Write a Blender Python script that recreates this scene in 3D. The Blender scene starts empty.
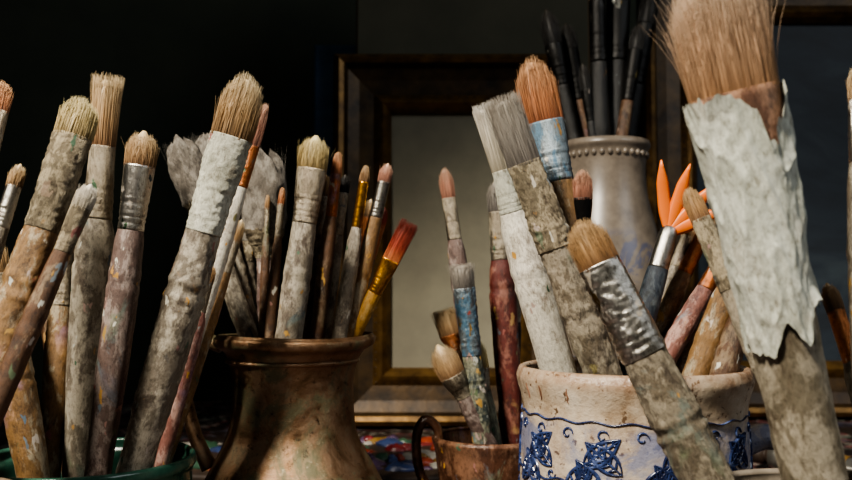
import bpy, math, random
from mathutils import Vector, Matrix, noise
random.seed(7)
F=852.0; HY=290.0
def at(px,py,Y): return Vector(((px-426)*Y/F, Y, (HY-py)*Y/F))
def lin(h):
    h=h.lstrip('#'); c=[int(h[i:i+2],16)/255 for i in (0,2,4)]
    return tuple((x/12.92 if x<=.04045 else ((x+.055)/1.055)**2.4) for x in c)+(1,)
# ---------------------------------------------------------------- materials
def newmat(name):
    m=bpy.data.materials.new(name); m.use_nodes=True
    nt=m.node_tree; b=nt.nodes['Principled BSDF']
    return m,nt,b
def N(nt,t,**k):
    n=nt.nodes.new(t)
    for a,v in k.items(): setattr(n,a,v)
    return n
def coords(nt,scale=(1,1,1),rnd=True):
    tc=N(nt,'ShaderNodeTexCoord'); mp=N(nt,'ShaderNodeMapping'); mp.inputs['Scale'].default_value=scale
    nt.links.new(tc.outputs['Object'],mp.inputs['Vector'])
    if rnd:
        oi=N(nt,'ShaderNodeObjectInfo'); mu=N(nt,'ShaderNodeMath',operation='MULTIPLY'); mu.inputs[1].default_value=7.3
        nt.links.new(oi.outputs['Random'],mu.inputs[0]); nt.links.new(mu.outputs[0],mp.inputs['Location'])
    return mp.outputs['Vector']
def noi(nt,vec,scale,detail=6,rough=.6,dist=0):
    n=N(nt,'ShaderNodeTexNoise'); n.inputs['Scale'].default_value=scale; n.inputs['Detail'].default_value=detail
    n.inputs['Roughness'].default_value=rough; n.inputs['Distortion'].default_value=dist
    nt.links.new(vec,n.inputs['Vector']); return n
def ramp(nt,src,stops):
    r=N(nt,'ShaderNodeValToRGB'); e=r.color_ramp.elements
    while len(e)<len(stops): e.new(.5)
    for i,(p,c) in enumerate(stops):
        e[i].position=p; e[i].color=c if len(c)==4 else (*c,1)
    nt.links.new(src,r.inputs['Fac']); return r.outputs['Color']
W4=(1,1,1,1); B4=(0,0,0,1)
def mix(nt,fac,a,b,mode='MIX'):
    m=N(nt,'ShaderNodeMixRGB',blend_type=mode)
    for s,i in ((fac,0),(a,1),(b,2)):
        if hasattr(s,'links'): nt.links.new(s,m.inputs[i])
        else: m.inputs[i].default_value=s
    return m.outputs[0]
def bump(nt,b,h,strength=.4,dist=.001):
    n=N(nt,'ShaderNodeBump'); n.inputs['Strength'].default_value=strength; n.inputs['Distance'].default_value=dist
    nt.links.new(h,n.inputs['Height']); nt.links.new(n.outputs[0],b.inputs['Normal'])
def worn(name,base,paint,grime,cover=.5,splat=.78,metal=0.,rough=.5,bs=.6,scale=130,soft=.035,olive=.55,smear=True):
    m,nt,b=newmat(name); v=coords(nt,(1,1,.5))
    n1=noi(nt,v,scale,9,.7,.3); f=ramp(nt,n1.outputs['Fac'],[(cover-soft,B4),(cover+soft,W4)])
    c=mix(nt,f,lin(base),lin(paint))
    n5=noi(nt,v,32,4,.6,.6); dr=ramp(nt,n5.outputs['Fac'],[(.38,(.52,.50,.43,1)),(.52,(.85,.84,.78,1)),(.66,(1.08,1.04,1.0,1))])
    c=mix(nt,olive,c,dr,'MULTIPLY')
    n2=noi(nt,v,scale*.8,11,.78,.5); g=ramp(nt,n2.outputs['Fac'],[(.38,W4),(.48,B4)])
    gm=mix(nt,g,B4,(.8,.8,.8,1))
    c=mix(nt,gm,c,lin(grime))
    if smear and splat<.96:
        n6=noi(nt,v,55,7,.65,.8); k6=ramp(nt,n6.outputs['Fac'],[(.60,B4),(.66,(.65,.65,.65,1))])
        n7=noi(nt,v,18,2,.5); col6=ramp(nt,n7.outputs['Fac'],[(.32,lin('#6a3a34')),(.42,lin('#5c7480')),(.5,lin('#6f7a5c')),(.58,lin('#8d6f90')),(.68,lin('#b08a58'))])
        c=mix(nt,k6,c,col6)
    n4=noi(nt,v,scale*6,6,.8); fine=ramp(nt,n4.outputs['Fac'],[(.34,(.45,.42,.38,1)),(.48,(.92,.92,.92,1)),(.68,(1.18,1.18,1.18,1))])
    c=mix(nt,1.0,c,fine,'MULTIPLY')
    if splat<1:
        vo=N(nt,'ShaderNodeTexVoronoi'); vo.inputs['Scale'].default_value=240
        dn=noi(nt,v,160,3); dv=mix(nt,.012,v,dn.outputs['Color'],'ADD'); nt.links.new(dv,vo.inputs['Vector'])
        d=ramp(nt,vo.outputs['Distance'],[(.25,W4),(.34,B4)])
        sp=N(nt,'ShaderNodeSeparateColor'); nt.links.new(vo.outputs['Color'],sp.inputs[0])
        t=ramp(nt,sp.outputs[0],[(splat,B4),(splat+.02,W4)])
        k=mix(nt,1.0,d,t,'MULTIPLY')
        col=ramp(nt,sp.outputs[1],[(0,lin('#7a2018')),(.3,lin('#c9c6b8')),(.5,lin('#3c5466')),(.7,lin('#b98a3a')),(.9,lin('#45604a'))])
        c=mix(nt,k,c,col)
    nt.links.new(c,b.inputs['Base Color'])
    if metal>0:
        mm=mix(nt,f,(metal,)*3+(1,),(.0,.0,.0,1)); nt.links.new(mm,b.inputs['Metallic'])
    b.inputs['Roughness'].default_value=rough
    h=mix(nt,.5,n2.outputs['Fac'],n4.outputs['Fac'])
    bump(nt,b,h,bs,.002)
    return m
def bristle(name,root,mid,tip,var=.35):
    m,nt,b=newmat(name)
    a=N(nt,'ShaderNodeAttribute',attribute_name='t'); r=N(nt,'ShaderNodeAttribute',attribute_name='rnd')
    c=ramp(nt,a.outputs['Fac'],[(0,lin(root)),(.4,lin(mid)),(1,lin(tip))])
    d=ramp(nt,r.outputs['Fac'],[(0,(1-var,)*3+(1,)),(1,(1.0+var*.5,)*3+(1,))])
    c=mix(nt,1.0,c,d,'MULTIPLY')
    v=coords(nt,(1,1,.06)); n=noi(nt,v,900,3); d2=ramp(nt,n.outputs['Fac'],[(.35,(.65,.62,.6,1)),(.6,(1,1,1,1))])
    c=mix(nt,.7,c,d2,'MULTIPLY')
    nt.links.new(c,b.inputs['Base Color']); b.inputs['Roughness'].default_value=.5
    return m
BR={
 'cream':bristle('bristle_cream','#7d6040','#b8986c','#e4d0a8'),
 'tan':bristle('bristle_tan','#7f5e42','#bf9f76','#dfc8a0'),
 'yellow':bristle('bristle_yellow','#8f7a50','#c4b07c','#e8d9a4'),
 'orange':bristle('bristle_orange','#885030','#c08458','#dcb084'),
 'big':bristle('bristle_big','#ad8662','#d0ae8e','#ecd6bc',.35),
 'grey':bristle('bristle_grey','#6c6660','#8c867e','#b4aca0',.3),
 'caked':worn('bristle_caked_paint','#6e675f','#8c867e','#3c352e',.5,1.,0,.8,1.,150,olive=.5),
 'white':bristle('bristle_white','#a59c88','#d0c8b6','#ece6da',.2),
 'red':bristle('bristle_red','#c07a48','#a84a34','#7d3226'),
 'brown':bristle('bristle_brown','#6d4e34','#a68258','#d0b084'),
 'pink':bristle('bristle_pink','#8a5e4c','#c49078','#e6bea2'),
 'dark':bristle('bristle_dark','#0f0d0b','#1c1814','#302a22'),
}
HM={
 'grey':worn('handle_grey_paint','#766d60','#a8a091','#40332a',.50),
 'tan':worn('handle_tan_wood','#86663f','#a89a82','#46331f',.55),
 'brown':worn('handle_brown_wood','#5a3e28','#84705a','#2b1e16',.57),
 'mauve':worn('handle_mauve','#6d5a54','#9a8b85','#382824',.53),
 'white':worn('handle_white_paint','#bdb7a9','#dcd7cb','#85786a',.42,.9),
 'bigg':worn('handle_weathered','#79705f','#a89f8e','#4a3b2c',.48,.97,scale=90),
 'red':worn('handle_red','#5f2820','#8a5a4c','#2c1714',.55),
 'pink':worn('handle_pink','#85584e','#b08e84','#44282a',.53),
 'dark':worn('handle_dark','#141312','#24221f','#0a0908',.6,.97),
 'ochre':worn('handle_ochre','#b88a3c','#c8a464','#6d4a20',.6,.97),
 'crust':worn('handle_crust','#706554','#a09684','#35271c',.48,.8,bs=1,scale=150),
 'multi':worn('handle_multi','#3a4240','#8a8a76','#1c2024',.5,.30),
 'blue':worn('handle_blue','#35526b','#7b8a92','#1d2a36',.5),
}
FM={
 'silver':worn('ferrule_steel','#c8c5c0','#968a78','#3c3026',.62,.9,1.,.3,.3,smear=False),
 'dull':worn('ferrule_dull','#988e7e','#a09684','#3a2c20',.52,.85,.9,.42,.6),
 'gold':worn('ferrule_brass','#e8a838','#c8a050','#6d4a20',.75,1.,1.,.28,.15),
 'crustw':worn('ferrule_gesso','#b4b4a6','#cfcfc2','#7a7260',.45,.97,0,.8,1.,120),
 'crustg':worn('ferrule_crust','#746a58','#a2967e','#382a1c',.5,.8,.3,.7,1.,160),
 'gesso':worn('gesso_wrap','#b8bbae','#cacdc1','#a09c8e',.5,1.,0,.85,.6,90,olive=.2),
 'dark':worn('ferrule_black','#161514','#262421','#0c0b0a',.6,.97,.6,.4,.3),
 'copper':worn('ferrule_copper','#b8754a','#84705a','#3a281a',.6,.9,.9,.38,.5),
 'rust':worn('ferrule_rusty','#6d4c3a','#a07a62','#3c281e',.5,1.,.3,.7,.9),
 'blueish':worn('ferrule_blue','#8a969e','#4f7088','#4a3c30',.5,.7,.7,.35,.5),
}
# ---------------------------------------------------------------- mesh builder
class MB:
    def __init__(s): s.v=[];s.f=[];s.m=[];s.t=[];s.r=[]
    def rings(s,rings,mi,cap0=True,cap1=True,tv=None,closed=True,rnd=.5):
        base=len(s.v); n=len(rings[0])
        for i,r in enumerate(rings):
            for p in r:
                s.v.append(tuple(p)); s.t.append(tv[i] if tv else 0.); s.r.append(rnd)
        for i in range(len(rings)-1):
            for j in range(n if closed else n-1):
                a=base+i*n+j; b=base+i*n+(j+1)%n
                s.f.append((a,b,b+n,a+n)); s.m.append(mi)
        if cap0: s.f.append(tuple(base+j for j in reversed(range(n)))); s.m.append(mi)
        if cap1: s.f.append(tuple(base+(len(rings)-1)*n+j for j in range(n))); s.m.append(mi)
    def obj(s,name,mats,loc=(0,0,0),rot=None,smooth=True,attrs=False):
        me=bpy.data.meshes.new(name); me.from_pydata(s.v,[],s.f)
        for m in mats: me.materials.append(m)
        me.polygons.foreach_set('material_index',s.m)
        me.polygons.foreach_set('use_smooth',[smooth]*len(s.f))
        if attrs:
            a=me.attributes.new('t','FLOAT','POINT'); a.data.foreach_set('value',s.t)
            a=me.attributes.new('rnd','FLOAT','POINT'); a.data.foreach_set('value',s.r)
        me.update()
        o=bpy.data.objects.new(name,me); bpy.context.scene.collection.objects.link(o)
        M=Matrix.Translation(Vector(loc))
        if rot is not None: M=M@rot.to_4x4()
        o.matrix_world=M
        return o
def interp(pts,t):
    if t<=pts[0][0]: return pts[0][1]
    for (a,x),(b,y) in zip(pts,pts[1:]):
        if t<=b:
            k=(t-a)/(b-a); k=k*k*(3-2*k); return x+(y-x)*k
    return pts[-1][1]
# ---------------------------------------------------------------- vessels table
TZ=-.14
POTS={
 'left':dict(c=(-.164,.41),r=.044,fz=TZ+.005),
 'far_left':dict(c=(-.193,.31),r=.038,fz=TZ+.005),
 'pitcher':dict(c=(-.0734,.47),r=.038,fz=TZ+.005),
 'mug':dict(c=(.0895,.37),r=.042,fz=TZ+.006),
 'cup':dict(c=(.039,.52),r=.026,fz=TZ+.005),
 'fore':dict(c=(.132,.27),r=.039,fz=TZ+.005),
 'vase':dict(c=(.147,.70),r=.03,fz=TZ+.006),
}
def brush(tx,ty,x2,y2,pot,Yt,Yb,wb,lb,lf,wh,kind='round',br='cream',fe='silver',hm='grey',wf=None,flat=.55,
          crust=.04,roll=0,neck=None,rings=True,wrap=False,name='paintbrush',hd=None,base_r=.55,stray=1.):
    p=POTS[pot]; fz=p['fz']; cx,cy=p['c']
    yb=HY-fz*F/Yb
    xb=tx+(x2-tx)/(y2-ty)*(yb-ty); Xb=(xb-426)*Yb/F
    dy=Yb-cy; half=math.sqrt(max(1e-6,p['r']**2-dy*dy)); Xb=max(cx-half,min(cx+half,Xb))
    T=at(tx,ty,Yt); s=Yt/F
    d0=(T-Vector((Xb,Yb,fz))).normalized()
    rb=wh*s*.5*base_r
    B=Vector((Xb,Yb,fz+rb*math.sqrt(max(0,1-d0.z**2))+.0004))
    d=(T-B); L=d.length; d.normalize()
    ax=Vector((0,1,0)).cross(d).normalized(); ay=d.cross(ax)
    R=Matrix((ax,ay,d)).transposed()@Matrix.Rotation(roll,3,'Z')
    wb*=s;lb*=s;lf*=s;wh*=s; wf=(wf*s if wf else wb*.92); neck=(neck*s if neck else min(wh*.85,wf))
    Lh=L-lb-lf; mb=MB(); sd=random.random()*50
    big=crust>.06; caked=(br=='caked')
    ns=44 if big else 26
    def ring(z,a,b,c):
        out=[]
        for j in range(ns):
            th=2*math.pi*j/ns; x=math.cos(th);y=math.sin(th)
            q=Vector((x*1.0+sd,y*1.0,z*80)); k=1+c*(noise.noise(q)*.5+.7*noise.noise(q*3.1)+(.8*noise.noise(q*7) if big else .3*noise.noise(q*6)))
            out.append((x*a*k,y*b*k,z))
        return out
    # handle
    prof=hd or [(0,base_r*.55),(.012,base_r),(.3,.8),(.62,.97),(.82,1.0),(.94,.9),(1,neck/wh)]
    nr=150 if big else 76; rr=[]
    rg=.82+random.uniform(-.05,.05)
    for i in range(nr+1):
        t=i/nr; r=interp(prof,t)*wh*.5
        if rings:
            for c0 in (rg-.02,rg+.025):
                r*=1+.045*math.exp(-((t-c0)/.008)**2)
            r*=1-.05*math.exp(-((t-rg)/.01)**2)
        rr.append(ring(t*Lh,r,r,crust))
    mb.rings(rr,0)
    # ferrule
    nf=66 if big else 32; rr=[]
    isf=kind in('flat','filbert','angle')
    de=wf*(flat if isf else 1)
    cd=.4 if big else 1
    for i in range(nf+1):
        t=i/nf; k=t*t*(3-2*t)
        a=(neck*1.03*(1-k)+wf*k)*.5; b=(neck*1.03*(1-k)+de*k)*.5
        for c0 in (.12,.2,.42):
            g=1+cd*(-.05*math.exp(-((t-c0)/.02)**2)+.03*math.exp(-((t-c0-.04)/.02)**2)); a*=g;b*=g
        rr.append(ring(Lh-.0015+t*(lf+.0015),a,b,crust*1.2 if big else crust*.5))
    mb.rings(rr,1)
    if wrap:   # torn dried gesso / paper skin round ferrule and handle
        nu=130;nz=150; z0=Lh-.08*lf; z1=Lh+lf*1.0
        grid=[]
        for i in range(nz+1):
            row=[]
            for j in range(nu+1):
                th=-2.7+5.4*j/nu-math.pi/2
                q=Vector((math.cos(th)*1.3,math.sin(th)*1.3,3))
                lo=z0+.13*lf*noise.noise(q*1.6+Vector((5,2,1)))+.03*lf*noise.noise(q*6)+.07*lf*math.cos(th)
                hi=z1-.05*lf*abs(noise.noise(q*1.6))-.035*lf*noise.noise(q*7)-.22*lf*math.exp(-((th+1.25)/.36)**2)*(1+.6*noise.noise(q*5))
                z=lo+(hi-lo)*i/nz; u=(z-Lh)/lf; k=max(0,min(1,u)); k=k*k*(3-2*k)
                r=(neck*1.04*(1-k)+wf*k)*.5; b=(neck*1.04*(1-k)+de*k)*.5
                e=min(i,nz-i)/nz; lift=.0008+.0012*max(0,1-e*14)*(.5+noise.noise(q*4))
                w1=Vector((math.cos(th)*1.5,math.sin(th)*1.5,z*38))
                rid=1-abs(noise.noise(w1*1.3+Vector((0,0,sd))))*2
                lift+=.0009*rid**3+.0007*noise.noise(w1)+.00035*noise.noise(w1*6)
                row.append(((r+lift)*math.cos(th),(b+lift)*math.sin(th),z))
            grid.append(row)
        mb.rings(grid,3,False,False,closed=False)
    # bristles
    z0=Lh+lf-.001; kw={'round':(2.2,.62,.10),'filbert':(2.6,.85,.05),'flat':(9,1.02,.03),'angle':(6,1.0,.03),'point':(1.4,.15,.12),'fray':(7,1.18,.05)}[kind]
    pw,end,bul=kw
    def sc(q): return 1+bul*math.sin(min(1,q)*math.pi*.85)+(end-1)*q*q
    rr=[];tv=[]
    nq=34 if caked else 14; nn=40 if caked else 20
    for i in range(nq+1):
        q=i/nq; q2=min(q,.985)
        k=sc(q2)*(1.02 if caked else .88)*max(.04,(1-q2**pw)**.5)
        hl=lb*.93; ring_=[]
        for j in range(nn):
            th=2*math.pi*j/nn; kk=k
            if caked:
                kk=k*(1+.16*noise.noise(Vector((math.cos(th)*2+sd,math.sin(th)*2,q*5)))+.10*noise.noise(Vector((math.cos(th)*7+sd,math.sin(th)*7,q*4))))
            x=math.cos(th)*wf*.5*kk; y=math.sin(th)*de*.5*kk
            zz=z0+q*hl
            if kind=='angle': zz=z0+q*hl*(1-.38*(math.cos(th)*k+1)/2)
            if caked: zz+=q*q*lb*.22*noise.noise(Vector((math.cos(th)*2.5+sd,math.sin(th)*2.5,9)))
            ring_.append((x,y,zz))
        rr.append(ring_); tv.append(q)
    mb.rings(rr,2,False,True,tv=tv,rnd=.35)
    nh=int(160+ wb/s*16)
    if wb/s>80: nh=4200
    if caked: nh=60
    hw=.00010
    for _ in range(nh):
        th=random.random()*6.2832; rad=math.sqrt(random.uniform(.35,1)); x=math.cos(th)*rad; y=math.sin(th)*rad
        if kind in('round','point'): lk=1-.42*rad**2.4 if kind=='round' else 1-.15*rad
        elif kind=='filbert': lk=1-.40*x*x
        elif kind=='angle': lk=1-.38*(x+1)/2
        else: lk=1.
        lk*=random.uniform(.88,1.03)
        j=wf*.04*stray
        if random.random()<.04: j*=3.5
        jx=random.gauss(0,j);jy=random.gauss(0,j*(.7)); rn=random.random()
        rr=[];tv=[]
        for i in range(5):
            q=i/4; k=sc(q*lk)
            X=x*wf*.5*k+jx*q*q; Y=y*de*.5*k+jy*q*q; Z=z0+lb*lk*q
            w=hw*(1-.6*q)
            rr.append([(X+w*math.cos(a),Y+w*math.sin(a),Z) for a in (0,2.094,4.189)]); tv.append(q*lk)
        mb.rings(rr,2,False,False,tv=tv,rnd=rn)
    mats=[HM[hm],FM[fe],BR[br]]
    if wrap: mats.append(FM['gesso'])
    return mb.obj(name,mats,B,R,attrs=True)

# ---------------------------------------------------------------- lathe vessels
def lathe_part(mb,prof,mi,n=72,fn=None,ox=0,oy=0):
    rr=[]
    for r,z in prof:
        ring=[]
        for j in range(n):
            th=2*math.pi*j/n; p=Vector((r*math.cos(th),r*math.sin(th),z))
            if fn: p=fn(p,th)
            ring.append(p)
        rr.append(ring)
    mb.rings(rr,mi,True,True)
def dens(pts,k=5):
    out=[]
    n=len(pts)
    for i in range(n-1):
        p0=pts[max(0,i-1)];p1=pts[i];p2=pts[i+1];p3=pts[min(n-1,i+2)]
        for j in range(k):
            t=j/k
            f=lambda a,b,c,d:.5*((2*b)+(-a+c)*t+(2*a-5*b+4*c-d)*t*t+(-a+3*b-3*c+d)*t**3)
            out.append((max(.0003,f(p0[0],p1[0],p2[0],p3[0])),f(p0[1],p1[1],p2[1],p3[1])))
    out.append(pts[-1]); return out
def tube(mb,pts,rad,mi,n=14,flat=1.,k=8):
    P=[Vector(p) for p in pts]; C=[];RR=[]
    m=len(P)
    for i in range(m-1):
        p0=P[max(0,i-1)];p1=P[i];p2=P[i+1];p3=P[min(m-1,i+2)]
        for j in range(k):
            t=j/k; C.append(.5*((2*p1)+(-p0+p2)*t+(2*p0-5*p1+4*p2-p3)*t*t+(-p0+3*p1-3*p2+p3)*t**3)); RR.append(rad[i]+(rad[i+1]-rad[i])*t)
    C.append(P[-1]);RR.append(rad[-1])
    rr=[]
    for i,c in enumerate(C):
        tg=(C[min(i+1,len(C)-1)]-C[max(i-1,0)]).normalized()
        u=Vector((0,1,0)); u=(u-tg*u.dot(tg)).normalized() if abs(u.dot(tg))<.95 else Vector((1,0,0)); v=tg.cross(u)
        rr.append([c+u*math.cos(a)*RR[i]*flat+v*math.sin(a)*RR[i] for a in [2*math.pi*q/n for q in range(n)]])
    mb.rings(rr,mi)
def vessel_prof(outer,th,floor):
    o=dens(outer,5); inner=[(max(.001,r-th),z) for r,z in reversed(o) if z>floor+.002]
    rim_r,rim_z=o[-1]
    top=[(rim_r-th*.15,rim_z+th*.35),(rim_r-th*.5,rim_z+th*.5),(rim_r-th*.85,rim_z+th*.35)]
    return [(.001,outer[0][1]),(outer[0][0]*.6,outer[0][1])]+o+top+inner+[(inner[-1][0]*.9,floor),(.001,floor)]

# brass pitcher
m_br,nt,b=newmat('tarnished_brass'); v=coords(nt,(1,1,1),False)
n1=noi(nt,v,38,9,.72,.6); n2=noi(nt,v,150,10,.8); n3=noi(nt,v,24,9,.72,.6)
c=ramp(nt,n1.outputs['Fac'],[(.3,lin('#54402e')),(.45,lin('#8f7054')),(.55,lin('#a88a70')),(.7,lin('#857660'))])
k=ramp(nt,n3.outputs['Fac'],[(.48,B4),(.56,(.85,.85,.85,1))]); c=mix(nt,k,c,lin('#5e6048'))
k2=ramp(nt,n2.outputs['Fac'],[(.56,B4),(.64,W4)]); c=mix(nt,k2,c,lin('#a0937a'))
k3=ramp(nt,n2.outputs['Fac'],[(.35,W4),(.44,B4)]); c=mix(nt,k3,c,lin('#2c1e14'))
nt.links.new(c,b.inputs['Base Color']); nt.links.new(mix(nt,k,(.95,.95,.95,1),(.3,.3,.3,1)),b.inputs['Metallic'])
nt.links.new(ramp(nt,n1.outputs['Fac'],[(.3,(.28,)*3+(1,)),(.7,(.52,)*3+(1,))]),b.inputs['Roughness']); bump(nt,b,mix(nt,.4,n2.outputs['Fac'],n1.outputs['Fac']),.7,.0016)
mb=MB()
out=[(.040,TZ),(.046,TZ+.004),(.0525,TZ+.018),(.051,TZ+.030),(.044,TZ+.044),(.0365,TZ+.058),(.0335,TZ+.072),(.0335,TZ+.090),(.0345,TZ+.099),(.0375,TZ+.106),(.0425,TZ+.1095),(.0430,TZ+.113),(.0415,TZ+.1145)]
def spout(p,th):
    k=max(0,(p.z-(TZ+.085))/.03); a=max(0,math.cos(th))**10
    w=.0010*noise.noise(Vector((math.cos(th)*2,math.sin(th)*2,p.z*40)))
    return p+Vector((.003*k*k*a+w*math.cos(th),w*math.sin(th),.001*k*a+.0006*k*math.sin(2*th)))
lathe_part(mb,vessel_prof(out,.0022,TZ+.004),0,fn=spout)
for z0 in (TZ+.1015,): 
    lathe_part(mb,[(interp([(a[1],a[0]) for a in out],z0)+q,z0+w) for q,w in ((-.001,-.0016),(.0009,-.0009),(.0013,0),(.0009,.0009),(-.001,.0016))],0)
tube(mb,[(-.039,0,TZ+.109),(-.050,0,TZ+.112),(-.059,0,TZ+.104),(-.060,0,TZ+.084),(-.054,0,TZ+.060),(-.046,0,TZ+.042)],[.004,.0042,.0042,.004,.0038,.0045],0,flat=1.5)
mb.obj('brass_pitcher',[m_br],(POTS['pitcher']['c'][0],POTS['pitcher']['c'][1],0))

# ceramic mug
m_gl,nt,b=newmat('stoneware_glaze'); v=coords(nt,(1,1,1),False)
n1=noi(nt,v,45,8,.7); n2=noi(nt,v,300,4,.6); n3=noi(nt,v,55,7,.65,.8)
c=ramp(nt,n1.outputs['Fac'],[(.35,lin('#8a745c')),(.5,lin('#b5a48e')),(.7,lin('#cdc2b0'))])
c=mix(nt,ramp(nt,n2.outputs['Fac'],[(.60,B4),(.66,W4)]),c,lin('#5e4a38'))
sx=N(nt,'ShaderNodeSeparateXYZ'); nt.links.new(v,sx.inputs[0])
mr=N(nt,'ShaderNodeMapRange'); mr.inputs[1].default_value=TZ+.0895; mr.inputs[2].default_value=TZ+.084; nt.links.new(sx.outputs['Z'],mr.inputs[0])
wash=mix(nt,1.,ramp(nt,n3.outputs['Fac'],[(.44,(.1,.1,.1,1)),(.56,(.75,.75,.75,1))]),mr.outputs[0],'MULTIPLY')
c=mix(nt,wash,c,lin('#6a7390'))
mr2=N(nt,'ShaderNodeMapRange'); mr2.inputs[1].default_value=TZ+.099; mr2.inputs[2].default_value=TZ+.104; nt.links.new(sx.outputs['Z'],mr2.inputs[0])
rimk=mix(nt,1.,mr2.outputs[0],ramp(nt,n3.outputs['Fac'],[(.35,(.9,.9,.9,1)),(.6,(.3,.3,.3,1))]),'MULTIPLY')
c=mix(nt,rimk,c,lin('#7d5c44'))
nt.links.new(c,b.inputs['Base Color']); b.inputs['Roughness'].default_value=.22; bump(nt,b,n1.outputs['Fac'],.6,.003)
m_bl,nt,b=newmat('cobalt_glaze'); v=coords(nt,(1,1,1),False); n1=noi(nt,v,220,6,.7)
nt.links.new(ramp(nt,n1.outputs['Fac'],[(.38,lin('#171d38')),(.55,lin('#2b3961')),(.66,lin('#5d6a90')),(.76,lin('#9a9a98'))]),b.inputs['Base Color']); b.inputs['Roughness'].default_value=.22
m_brn,nt,b=newmat('brown_glaze'); v=coords(nt,(1,1,1),False); n1=noi(nt,v,90,6)
nt.links.new(ramp(nt,n1.outputs['Fac'],[(.35,lin('#5d3f2c')),(.65,lin('#96705a'))]),b.inputs['Base Color']); b.inputs['Roughness'].default_value=.3
mb=MB()
mout=[(.040,TZ),(.043,TZ+.004),(.0475,TZ+.02),(.0485,TZ+.05),(.0480,TZ+.075),(.0472,TZ+.087),(.0478,TZ+.094),(.0495,TZ+.100),(.0500,TZ+.103),(.0493,TZ+.1055)]
lathe_part(mb,vessel_prof(mout,.0038,TZ+.005),0,96)
rz=[(a[1],a[0]) for a in dens(mout,5)]
RM=.048
def polystroke(pts,w,mi=1,h=.0008):
    """raised glaze line through (arc-length, height) points wrapped on the mug wall"""
    rr=[];n=len(pts)-1
    for i,(x,z) in enumerate(pts):
        t=i/n; a=pts[max(0,i-1)];c=pts[min(n,i+1)]; dx=c[0]-a[0];dz=c[1]-a[1]; l=math.hypot(dx,dz) or 1; px=-dz/l;pz=dx/l
        ww=w*math.sin(math.pi*min(.96,max(.04,t)))**.6; ring=[]
        for u,hh in ((-1,-.0006),(-.6,h*.7),(0,h),(.6,h*.7),(1,-.0006)):
            aa=(x+px*ww*u)/RM; zz=z+pz*ww*u; r=interp(rz,zz)+hh
            ring.append((r*math.cos(aa),r*math.sin(aa),zz))
        rr.append(ring)
    mb.rings(rr,mi,False,False,closed=False)
def leaf(x,z,ang,L,Wd,lw=.0007):
    ca,sa=math.cos(ang),math.sin(ang)
    def P(u,v): return (x+u*L*ca-v*sa, z+u*L*sa+v*ca)
    for sg in (-1,1):
        polystroke([P(t/12,sg*Wd*.5*math.sin(math.pi*(t/12)**.8)) for t in range(13)],lw*1.5)
        for k in range(1,6):
            u=k/6.5; e=.42*math.sin(math.pi*(u+.08)**.8)*Wd
            polystroke([P(u+.10*q/4,sg*e*q/4) for q in range(5)],lw)
    polystroke([P(t/8,0) for t in range(9)],lw*1.2)
C=2*math.pi*RM; nL=20
for i in range(nL):
    x=C*i/nL
    sgn=1 if i%2 else -1
    leaf(x,TZ+.0705+.001*sgn,math.radians(90-sgn*52),.0185,.0075)
    leaf(x+C/nL*.5,TZ+.060,math.radians(90+sgn*38),.0175,.0070)
    leaf(x,TZ+.045,math.radians(90-sgn*45),.018,.0075)
    leaf(x+C/nL*.5,TZ+.022,math.radians(90+sgn*30),.020,.0070)
    # berries / scroll between leaves
    polystroke([(x+C/nL*.5+.0026*math.cos(a)*(1-a/9),TZ+.0835+.0026*math.sin(a)*(1-a/9)) for a in [q*.45 for q in range(14)]],.0006)
    polystroke([(x+.0022*math.cos(a)*(1-a/9),TZ+.0665-.0022*math.sin(a)*(1-a/9)) for a in [q*.45 for q in range(14)]],.0008)
def ringline(z0,w,amp):
    polystroke([(C*q/180,z0+amp*math.sin(q*math.pi*2/9)) for q in range(181)],w)
ringline(TZ+.0885,.0004,.0006); ringline(TZ+.0645,.0005,.0008); ringline(TZ+.041,.0006,.001)
for k in range(9):
    a=random.random()*C; polystroke([(a+random.uniform(-.0003,.0003),TZ+.1012-.0012*q) for q in range(6)],random.uniform(.0004,.0008),2,.0004)
tube(mb,[(.046,-.002,TZ+.073),(.056,-.004,TZ+.077),(.068,-.006,TZ+.073),(.073,-.007,TZ+.056),(.064,-.005,TZ+.034),(.046,-.002,TZ+.026)],[.0060,.0055,.005,.005,.005,.006],0,flat=1.4)
mb.obj('ceramic_mug',[m_gl,m_bl,m_brn],(.0895,.37,0))

def plain(name,c1,c2,scale=40,rough=.5,metal=0,bs=.2,stretch=(1,1,1)):
    m,nt,b=newmat(name); v=coords(nt,stretch,False); n=noi(nt,v,scale,8,.65)
    nt.links.new(ramp(nt,n.outputs['Fac'],[(.35,lin(c1)),(.65,lin(c2))]),b.inputs['Base Color'])
    b.inputs['Roughness'].default_value=rough; b.inputs['Metallic'].default_value=metal; bump(nt,b,n.outputs['Fac'],bs,.001); return m
mb=MB(); lathe_part(mb,vessel_prof([(.036,TZ),(.041,TZ+.004),(.047,TZ+.02),(.0495,TZ+.042),(.0500,TZ+.052),(.0518,TZ+.056),(.0515,TZ+.059)],.003,TZ+.004),0)
mb.obj('green_glazed_pot',[plain('green_glaze','#1d3a30','#3f6a58',60,.2)],(-.164,.41,0))
mb=MB(); lathe_part(mb,vessel_prof([(.036,TZ),(.040,TZ+.004),(.043,TZ+.02),(.043,TZ+.050),(.0445,TZ+.058),(.0440,TZ+.062)],.003,TZ+.004),0)
mb.obj('stoneware_jar',[plain('jar_glaze_a','#5a4a3c','#8a7864',60,.35)],(-.193,.31,0))
mb=MB(); lathe_part(mb,vessel_prof([(.038,TZ),(.042,TZ+.004),(.0450,TZ+.02),(.0445,TZ+.060),(.0455,TZ+.070),(.0450,TZ+.073)],.003,TZ+.004),0)
mb.obj('stoneware_jar',[plain('jar_glaze_b','#6a6258','#9a9082',60,.35)],(.132,.27,0))
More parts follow.
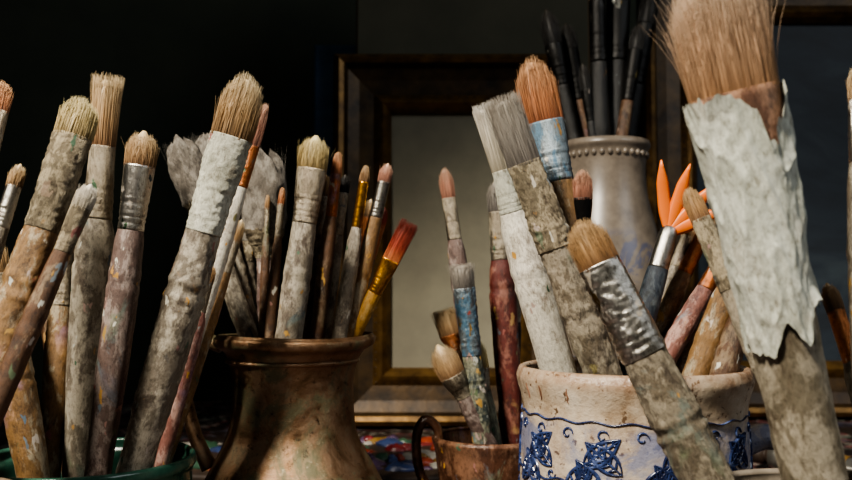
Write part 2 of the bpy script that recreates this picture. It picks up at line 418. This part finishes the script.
mb=MB(); lathe_part(mb,vessel_prof([(.020,TZ),(.023,TZ+.003),(.029,TZ+.014),(.0320,TZ+.03),(.0335,TZ+.042),(.0355,TZ+.049),(.0350,TZ+.0505)],.0026,TZ+.004),0)
tube(mb,[(-.030,0,TZ+.042),(-.032,0,TZ+.055),(-.039,0,TZ+.061),(-.0445,0,TZ+.052),(-.044,0,TZ+.034),(-.038,0,TZ+.020),(-.027,0,TZ+.012)],[.0030]*7,0,flat=1.5)
mb.obj('brown_teacup',[worn('brown_cup_glaze','#54382a','#7d5c48','#2c1c14',.52,.8,0,.25,.3,60)],(.039,.52,0))
m_v,nt,b=newmat('shaded_vase_glaze'); v=coords(nt,(1,1,1),False); n=noi(nt,v,34,5,.6,1.2); n2=noi(nt,v,60,8,.7)
c=ramp(nt,n2.outputs['Fac'],[(.3,lin('#544c44')),(.7,lin('#7a7064'))])  # white glaze darkened: the vase's shade is put into its colour
sx=N(nt,'ShaderNodeSeparateXYZ'); nt.links.new(v,sx.inputs[0])
mr=N(nt,'ShaderNodeMapRange'); mr.inputs[1].default_value=TZ+.190; mr.inputs[2].default_value=TZ+.175; nt.links.new(sx.outputs['Z'],mr.inputs[0])
c=mix(nt,mix(nt,1.,mr.outputs[0],ramp(nt,n.outputs['Fac'],[(.54,B4),(.58,(.7,.7,.7,1))]),'MULTIPLY'),c,lin('#3e4560'))
nt.links.new(c,b.inputs['Base Color']); b.inputs['Roughness'].default_value=.35
vout=[(.042,TZ),(.046,TZ+.005),(.052,TZ+.05),(.054,TZ+.10),(.050,TZ+.15),(.041,TZ+.19),(.0345,TZ+.215),(.0325,TZ+.235),(.0335,TZ+.25),(.0365,TZ+.256),(.0360,TZ+.259)]
mb=MB(); lathe_part(mb,vessel_prof(vout,.004,TZ+.005),0)
for z0,hh in ((TZ+.249,.0022),):
    for k in range(34):
        th=2*math.pi*k/34; R=interp([(a[1],a[0]) for a in vout],z0); c0=Vector((R*math.cos(th),R*math.sin(th),z0)); rr=[]
        for i in range(7):
            ph=-math.pi/2+math.pi*i/6; rr.append([c0+Vector((math.cos(ph)*math.cos(a)*.0022,math.cos(ph)*math.sin(a)*.0022,math.sin(ph)*.0028)) for a in [q*math.pi/4 for q in range(8)]])
        mb.rings(rr,0)
mb.obj('white_ceramic_vase',[m_v],(.147,.70,0))

# ---------------------------------------------------------------- brushes : left pot
b_=brush
b_(108,74,84,400,'left',.415,.425,28,72,70,40,'fray','tan','dull','grey',wf=25,neck=28,crust=.03)
b_(145,126,108,400,'left',.40,.40,32,40,62,32,'round','tan','silver','mauve',wf=30,neck=25)
b_(250,74,152,410,'left',.385,.385,54,66,96,40,'filbert','cream','crustw','grey',wf=42,neck=35,crust=.065,flat=.8)
b_(268,98,176,400,'left',.43,.43,14,50,40,17,'point','pink','copper','white')
b_(243,216,186,400,'left',.445,.44,12,26,30,14,'round','cream','dull','tan')
b_(66,215,52,440,'left',.44,.41,22,40,50,24,'round','tan','dull','tan')
b_(-12,230,32,470,'left',.40,.40,28,45,50,36,'round','cream','dull','tan')
b_(36,200,66,440,'left',.455,.44,16,30,40,20,'round','brown','dull','brown')
b_(214,262,160,470,'left',.42,.42,10,20,30,16,'round','brown','dull','pink')
# far left jar
b_(86,98,22,290,'far_left',.345,.305,42,42,95,40,'filbert','yellow','crustg','tan',wf=38,neck=32,crust=.065,flat=.8)
b_(93,180,6,385,'far_left',.33,.30,24,30,44,22,'round','white','crustg','brown',neck=17,crust=.05,wf=20)
b_(22,160,2,225,'far_left',.36,.32,16,28,40,18,'round','cream','silver','grey')
b_(4,80,-20,180,'far_left',.36,.325,26,32,50,26,'filbert','orange','dull','grey')
b_(-14,200,-40,330,'far_left',.34,.32,26,32,50,26,'filbert','tan','dull','tan')
# ---------------------------------------------------------------- pitcher
b_(317,131,290,330,'pitcher',.455,.46,33,38,52,28,'round','yellow','dull','grey',wf=30,neck=24)
b_(339,148,318,330,'pitcher',.465,.47,12,26,40,16,'point','orange','copper','brown')
b_(367,162,342,320,'pitcher',.455,.455,11,20,44,16,'point','brown','gold','grey',crust=.02)
b_(389,160,350,330,'pitcher',.46,.465,14,22,34,16,'round','pink','silver','tan')
b_(411,221,356,330,'pitcher',.455,.48,26,44,34,17,'flat','red','gold','ochre',wf=18,flat=.4,crust=.02,neck=14)
b_(386,204,352,320,'pitcher',.475,.475,12,26,28,13,'round','red','copper','brown')
b_(283,184,270,330,'pitcher',.46,.46,8,20,30,11,'point','orange','dull','brown')
b_(268,192,263,330,'pitcher',.475,.47,6,16,24,9,'point','brown','dull','brown')
b_(326,170,303,330,'pitcher',.475,.48,14,26,36,18,'round','brown','dull','mauve')
b_(346,171,325,330,'pitcher',.48,.48,12,22,40,15,'round','dark','dull','grey')
b_(299,205,282,330,'pitcher',.49,.49,10,20,30,12,'round','dark','dark','dark')
b_(372,196,338,330,'pitcher',.49,.485,12,22,34,13,'round','tan','copper','red')
b_(177,138,246,330,'pitcher',.475,.475,34,66,26,20,'fray','caked','crustg','grey',wf=32,flat=.5,crust=.09,neck=18)
b_(203,132,252,330,'pitcher',.49,.49,30,66,26,17,'flat','caked','crustg','grey',wf=32,flat=.5,crust=.09,neck=16)
b_(262,148,268,330,'pitcher',.49,.485,40,82,26,20,'fray','caked','crustg','mauve',wf=40,flat=.4,crust=.09,neck=18)
b_(238,190,256,330,'pitcher',.50,.495,20,50,20,14,'flat','caked','crustg','grey',wf=24,flat=.4,crust=.08,neck=14)
# ---------------------------------------------------------------- mug
b_(499,95,604,380,'mug',.345,.355,40,72,88,38,'flat','grey','crustg','crust',wf=34,neck=36,flat=.5,crust=.09,stray=1.6)
b_(529,56,585,300,'mug',.375,.37,46,68,58,36,'filbert','orange','blueish','tan',wf=40,neck=31,flat=.6)
b_(481,103,556,365,'mug',.365,.385,20,70,40,38,'fray','white','crustw','white',wf=18,neck=26,crust=.04)
b_(582,167,588,340,'mug',.352,.375,24,30,40,13,'filbert','pink','dark','blue',wf=19,neck=10)
b_(718,202,668,290,'mug',.40,.39,16,36,40,20,'round','tan','copper','tan')
b_(741,226,690,310,'mug',.39,.38,18,30,40,22,'round','brown','copper','pink')
b_(748,232,708,345,'mug',.375,.36,20,24,30,28,'round','tan','copper','tan')
b_(756,262,732,345,'mug',.365,.35,20,24,30,26,'round','brown','dull','brown')
b_(730,250,700,330,'mug',.395,.40,20,24,30,28,'round','brown','dull','tan')
b_(697,215,668,290,'mug',.405,.395,16,24,30,22,'round','cream','dull','grey')
# ---------------------------------------------------------------- foreground jar (below the frame)
b_(706,-38,774,290,'fore',.25,.272,110,132,230,80,'filbert','big','rust','bigg',wf=90,neck=68,flat=.8,crust=.04,wrap=True,rings=False,base_r=.6,stray=1.3,
   hd=[(0,.4),(.012,.6),(.3,.78),(.7,.84),(1,.86)])
b_(577,219,700,470,'fore',.30,.285,42,50,96,50,'filbert','brown','silver','crust',wf=42,neck=44,flat=.75,crust=.065)
b_(686,186,757,345,'fore',.325,.29,22,36,72,28,'filbert','brown','crustg','crust',wf=20,neck=24,crust=.065)
b_(825,278,858,380,'fore',.30,.262,18,34,50,26,'round','brown','copper','grey')
b_(858,62,866,300,'fore',.28,.25,24,40,60,30,'filbert','cream','silver','grey')
b_(860,160,880,300,'fore',.31,.295,20,34,50,26,'round','white','dull','tan')
# ---------------------------------------------------------------- teacup
b_(444,166,470,345,'cup',.51,.515,15,32,40,20,'filbert','pink','dull','mauve',neck=14)
b_(495,176,511,420,'cup',.53,.53,20,36,46,27,'round','grey','dull','red')
b_(461,262,476,390,'cup',.50,.505,22,26,66,22,'fray','grey','blueish','multi',wf=22,crust=.07)
b_(442,308,470,400,'cup',.52,.525,24,28,14,13,'flat','tan','copper','brown',wf=22,flat=.4)
b_(435,341,490,450,'cup',.495,.51,32,38,24,19,'round','tan','dull','mauve',wf=27)
b_(472,334,492,430,'cup',.505,.52,22,36,20,16,'filbert','yellow','dull','multi',wf=20)
b_(520,250,505,430,'cup',.535,.54,14,30,40,18,'round','dark','dull','dark')
# ---------------------------------------------------------------- vase brushes (dark)
b_(545,5,577,150,'vase',.69,.70,20,40,40,16,'round','dark','dark','dark')
b_(596,-40,600,120,'vase',.68,.69,18,40,60,20,'round','brown','dark','dark')
b_(621,-60,614,120,'vase',.70,.70,26,60,60,26,'filbert','dark','dark','dark')
b_(655,-25,625,130,'vase',.71,.71,20,50,60,22,'round','dark','dark','dark')
b_(640,20,622,130,'vase',.69,.69,16,30,50,14,'round','dark','dark','brown')
b_(565,20,588,140,'vase',.71,.71,18,30,50,18,'round','dark','dark','brown')
b_(582,60,594,140,'vase',.68,.68,12,30,30,10,'round','dark','dark','dark')

# ---------------------------------------------------------------- orange plastic fork with dark handle, standing in the mug
m_or,nt,b=newmat('orange_plastic'); b.inputs['Base Color'].default_value=lin('#d8702c'); b.inputs['Roughness'].default_value=.4
v=coords(nt,(1,1,1),False); n=noi(nt,v,150,4); bump(nt,b,n.outputs['Fac'],.1,.0005)
mb=MB(); Yo=.385; root=at(668,234,Yo)
def strip(pts,ws,th=.0010):
    rr=[]
    for i,(p,w) in enumerate(zip(pts,ws)):
        a=pts[max(0,i-1)];c=pts[min(len(pts)-1,i+1)]; tg=(c-a).normalized(); u=tg.cross(Vector((0,1,0))).normalized()
        vv=Vector((0,1,0))
        rr.append([p+u*w,p+u*w*.6+vv*th,p-u*w*.6+vv*th,p-u*w,p-u*w*.6-vv*th,p+u*w*.6-vv*th])
    mb.rings(rr,0)
for k,(tx,ty) in enumerate(((661,160),(690,164),(718,182),(727,208))):
    A=at(tx,ty,Yo-.003-.001*k); pts=[];ws=[]
    for i in range(11):
        t=i/10; pts.append(root+(A-root)*t+Vector((0,.0012*math.sin(t*3.14),0))); ws.append(interp([(0,.0018),(.35,.0031),(.7,.0028),(.93,.0012),(1,.0003)],t))
    strip(pts,ws)
base=Vector((.0615,.372,POTS['mug']['fz']+.004)); d=(base-root)
pts=[root+d*t for t in (-.02,.0,.05,.10)]
tube(mb,pts,[.0028,.0040,.0044,.0046],2,n=20)
tube(mb,[root+d*t for t in (.095,.14,.3,.6,.85,1.)],[.0044,.0050,.0054,.0050,.0042,.003],1,n=20)
mb.obj('orange_plastic_fork',[m_or,worn('fork_handle','#232c38','#4a545c','#101418',.55,.97),FM['silver']])

# ---------------------------------------------------------------- picture frames & canvases
m_gold=plain('antique_gold','#46321a','#7a5c30',60,.42,.6,.5,(1,1,1))
m_gold2=plain('dark_gilt','#2a2016','#523e24',45,.45,.4,.6)
m_cv=plain('primed_canvas','#7a7565','#888370',20,.8)
m_pg=plain('beige_board','#4c4a3c','#5a5747',8,.8)
def bluep(name,cs):
    m,nt,b=newmat(name); v=coords(nt,(1,1,2),False); n=noi(nt,v,9,8,.65,1.)
    nt.links.new(ramp(nt,n.outputs['Fac'],[(.3,lin(cs[0])),(.5,lin(cs[1])),(.65,lin(cs[2])),(.8,lin(cs[3]))]),b.inputs['Base Color']); b.inputs['Roughness'].default_value=.6; return m
m_blue=bluep('blue_painting',('#263a50','#38587a','#4c6478','#3e4a44'))
m_blue2=bluep('grey_blue_painting',('#1b2026','#273039','#364046','#2a3032'))
def frame(name,x0,x1,h,mw,y,lean,mats,inner):
    mb=MB(); W=x1-x0
    prof=[(0,.012),(0,-.006),(.04,-.016),(.12,-.020),(.2,-.018),(.26,-.010),(.45,-.006),(.7,-.004),(.80,-.009),(.86,-.011),(.93,-.007),(1,0),(1,.006)]
    rr=[]
    for i,(a,d) in enumerate(prof):
        k=a*mw; rr.append([(k,d,k),(W-k,d,k),(W-k,d,h-k),(k,d,h-k)])
    for i in range(len(prof)-1):
        mb.rings([rr[i],rr[i+1]],1 if (prof[i][0]>.68 or .03<prof[i][0]<.18) else 0,False,False)
    k=mw*.98; mb.rings([[(k,.004,k),(W-k,.004,k),(W-k,.004,h-k),(k,.004,h-k)],[(k,.010,k),(W-k,.010,k),(W-k,.010,h-k),(k,.010,h-k)]],2)
    per=[]
    st=.0075; kk=mw*.76
    for z in (kk,h-kk):
        n=int((W-2*kk)/st); per+=[(kk+(W-2*kk)*i/n,z) for i in range(n+1)]
    for x in (kk,W-kk):
        n=int((h-2*kk)/st); per+=[(x,kk+(h-2*kk)*i/n) for i in range(1,n)]
    for x,z in per:
        r2=[]
        for i in range(5):
            ph=math.pi/2*i/4; r=.0020*math.cos(ph)+.0001; r2.append([(x+r*math.cos(a),-.0055-.0015*math.sin(ph),z+r*math.sin(a)) for a in [q*math.pi/3 for q in range(6)]])
        mb.rings(r2,0,False,True)
    return mb.obj(name,mats+[inner],(x0,y,TZ+.0006),Matrix.Rotation(-lean,3,'X'),smooth=False)
frame('picture_frame',-.096,.150,.384,.060,.868,.06,[m_gold2,m_gold],m_cv)
frame('picture_frame',.238,.62,.50,.062,.93,.05,[m_gold2,m_gold],m_blue2)
def canvas(name,x0,x1,h,y,lean,face,edge):
    mb=MB(); W=x1-x0; bv=.002; t=.018
    def rect(k,d): return [(k,d,k),(W-k,d,k),(W-k,d,h-k),(k,d,h-k)]
    mb.rings([rect(bv,0),rect(0,bv),rect(0,t-bv),rect(bv,t)],1,False,True)
    mb.rings([rect(bv,0),rect(bv+.001,-.0001)],0,False,True)
    mb.rings([[(W*.48,t,.01),(W*.52,t,.01),(W*.52,t,h-.01),(W*.48,t,h-.01)],[(W*.48,t+.012,.01),(W*.52,t+.012,.01),(W*.52,t+.012,h-.01),(W*.48,t+.012,h-.01)]],1)
    return mb.obj(name,[face,edge],(x0,y,TZ+.0006),Matrix.Rotation(-lean,3,'X'),smooth=False)
m_wd=plain('pine_stretcher','#4a3a24','#604c32',30,.7,0,.2,(4,4,.5))
canvas('beige_artist_board',-.077,.18,.60,.915,.05,m_pg,m_wd)
canvas('blue_painting_canvas',-.132,.09,.430,.985,.05,m_blue,m_blue)

# ---------------------------------------------------------------- table, palette, paint
m_tb,nt,b=newmat('paint_stained_tabletop'); v=coords(nt,(1,1,1),False)
n=noi(nt,v,14,9,.7,1.2); n2=noi(nt,v,30,6,.6,1.5); n3=noi(nt,v,5,4)
c=ramp(nt,n.outputs['Fac'],[(.3,lin('#14100e')),(.5,lin('#281d18')),(.7,lin('#40342c'))])
col=ramp(nt,noi(nt,v,20,3,.5,1).outputs['Fac'],[(.3,lin('#2a3350')),(.42,lin('#5d5a60')),(.5,lin('#642420')),(.58,lin('#8a8278')),(.7,lin('#34463c'))])
c=mix(nt,ramp(nt,n2.outputs['Fac'],[(.52,B4),(.56,W4)]),c,col)
nt.links.new(c,b.inputs['Base Color']); b.inputs['Roughness'].default_value=.5; bump(nt,b,n2.outputs['Fac'],.6,.003)
def box(mb,x0,x1,y0,y1,z0,z1,mi=0,bv=.003):
    def r(k,z): return [(x0+k,y0+k,z),(x1-k,y0+k,z),(x1-k,y1-k,z),(x0+k,y1-k,z)]
    mb.rings([r(bv,z0),r(0,z0+bv),r(0,z1-bv),r(bv,z1)],mi)
mb=MB(); box(mb,-.75,.85,.02,1.08,TZ-.035,TZ,0)
for x in (-.70,.74):
    for y in (.06,.98): box(mb,x,x+.06,y,y+.06,-.89,TZ-.034,1)
box(mb,-.66,.76,.07,.09,TZ-.11,TZ-.034,1); box(mb,-.66,.76,1.0,1.02,TZ-.11,TZ-.034,1)
m_dw=plain('dark_wood','#241a14','#3c2c20',20,.6,0,.3,(3,3,.6))
mb.obj('work_table',[m_tb,m_dw],smooth=False)
pm=[plain('paint_'+n_,a,b2,90,.35,0,.6) for n_,a,b2 in (('crimson','#4a1418','#7d2a2c'),('ultramarine','#1c2848','#3a4870'),('white','#8a857c','#a8a298'),('ochre','#6a4c20','#8a6c38'),('violet','#3a2a40','#5d4660'),('vermilion','#6d2818','#94402a'),('green','#1f3a2c','#44604a'))]
mb=MB(); rr=[]
for z,k in ((0,.985),(.0015,1),(.0045,1),(.006,.985)):
    rr.append([(.20*k*math.cos(a)*(1+.06*math.cos(2*a+1)),.085*k*math.sin(a)*(1+.12*math.cos(a)),z) for a in [2*math.pi*q/64 for q in range(64)]])
mb.rings(rr,0)
for i in range(170):
    a=random.random()*6.28; q=math.sqrt(random.random())*.86; cx=.19*q*math.cos(a); cy=.078*q*math.sin(a); R=random.uniform(.004,.014); H=random.uniform(.002,.007); sd=random.random()*99; r2=[]
    for j in range(8):
        ph=math.pi/2*j/7; rw=[]
        for k in range(18):
            th=2*math.pi*k/18; rad=R*math.cos(ph)*(1+.5*noise.noise(Vector((math.cos(th)*1.4+sd,math.sin(th)*1.4,j*.3))))
            rw.append((cx+rad*math.cos(th),cy+rad*math.sin(th)*.7,.0055+H*math.sin(ph)*(1+.3*noise.noise(Vector((th,sd,j))))))
        r2.append(rw)
    mb.rings(r2,random.choice((1,1,2,3,4,5,5,6,7)),False,True)
mb.obj('paint_palette',[m_dw]+pm,(-.09,.69,TZ+.0005))
def tube_obj(x,y,rot,m):
    mb=MB(); L=.085; rr=[]
    for i in range(15):
        t=i/14; w=.013*(1+.15*(1-t)); h=.011*min(1,.12+t*1.15)
        rr.append([(w*math.cos(a)*(1+.03*noise.noise(Vector((a,t*9,x*50)))),L*t,.0115+h*math.sin(a)*(1+.08*noise.noise(Vector((a*2,t*9,3))))) for a in [2*math.pi*q/24 for q in range(24)]])
    mb.rings(rr,0)
    rr=[[(r*math.cos(a),L+z,.0115+r*math.sin(a)) for a in [2*math.pi*q/16 for q in range(16)]] for r,z in ((.012,0),(.006,.004),(.005,.006),(.0075,.0061),(.0075,.015),(.0065,.016))]
    mb.rings(rr,2)
    rr=[[((.0135*(1+.15*(1-t)))*math.cos(a),L*t,.0115+(.0113*min(1,.12+t*1.15)+.0003)*math.sin(a)) for a in [2*math.pi*q/24 for q in range(24)]] for t in (.35,.5,.65,.8)]
    mb.rings(rr,1,False,False)
    mb.obj('paint_tube',[plain('tube_alu','#77756f','#a5a29a',60,.35,.8),m,m_dw],(x,y,TZ+.0005),Matrix.Rotation(rot,3,'Z'))
tube_obj(-.30,.56,1.1,pm[1]); tube_obj(-.345,.66,-.6,pm[0]); tube_obj(.33,.60,.8,pm[3])

# ---------------------------------------------------------------- room
m_wall=plain('dark_plaster','#3a4036','#4a4e40',6,.9,0,.2)
m_fl=plain('floorboards','#2a2019','#40322a',8,.6,0,.3,(6,.6,1))
def slab(name,x0,x1,y0,y1,z0,z1,m):
    mb=MB(); box(mb,x0,x1,y0,y1,z0,z1,0,.001); mb.obj(name,[m],smooth=False)
slab('wall_back',-2.5,2.5,1.25,1.35,-.89,1.8,m_wall)
slab('wall_left',-2.6,-2.5,-2.5,1.35,-.89,1.8,m_wall)
slab('wall_right',2.5,2.6,-2.5,1.35,-.89,1.8,m_wall)
slab('floor',-2.6,2.6,-2.5,1.35,-.95,-.89,m_fl)
slab('baseboard_back',-2.5,2.5,1.235,1.25,-.89,-.78,m_dw)

# ---------------------------------------------------------------- light & camera
def light(name,typ,loc,target,power,col,**k):
    l=bpy.data.lights.new(name,typ); l.energy=power; l.color=col
    for a,v in k.items(): setattr(l,a,v)
    o=bpy.data.objects.new(name,l); bpy.context.scene.collection.objects.link(o); o.location=loc
    o.rotation_euler=(Vector(target)-Vector(loc)).to_track_quat('-Z','Y').to_euler(); return o
light('studio_spot_lamp','SPOT',(-.40,-.16,.70),(.03,.36,.03),98,(1,.92,.79),spot_size=math.radians(48),spot_blend=.6,shadow_soft_size=.065)
light('added_fill','AREA',(1.0,-.2,.8),(.05,.45,0),5,(.9,.95,1),size=.6)  # added weak cool fill from the right, no window there
w=bpy.data.worlds.new('World'); bpy.context.scene.world=w; w.use_nodes=True
w.node_tree.nodes['Background'].inputs[0].default_value=(.54,.55,.5,1); w.node_tree.nodes['Background'].inputs[1].default_value=.12
cam=bpy.data.cameras.new('Camera'); co=bpy.data.objects.new('Camera',cam); bpy.context.scene.collection.objects.link(co)
co.location=(0,0,0); co.rotation_euler=(math.pi/2,0,0); cam.lens=36; cam.sensor_width=36; cam.shift_y=50/852; cam.clip_start=.01
cam.dof.use_dof=True; cam.dof.focus_distance=.38; cam.dof.aperture_fstop=16
bpy.context.scene.camera=co
bpy.context.scene.view_settings.look='AgX - Medium High Contrast'
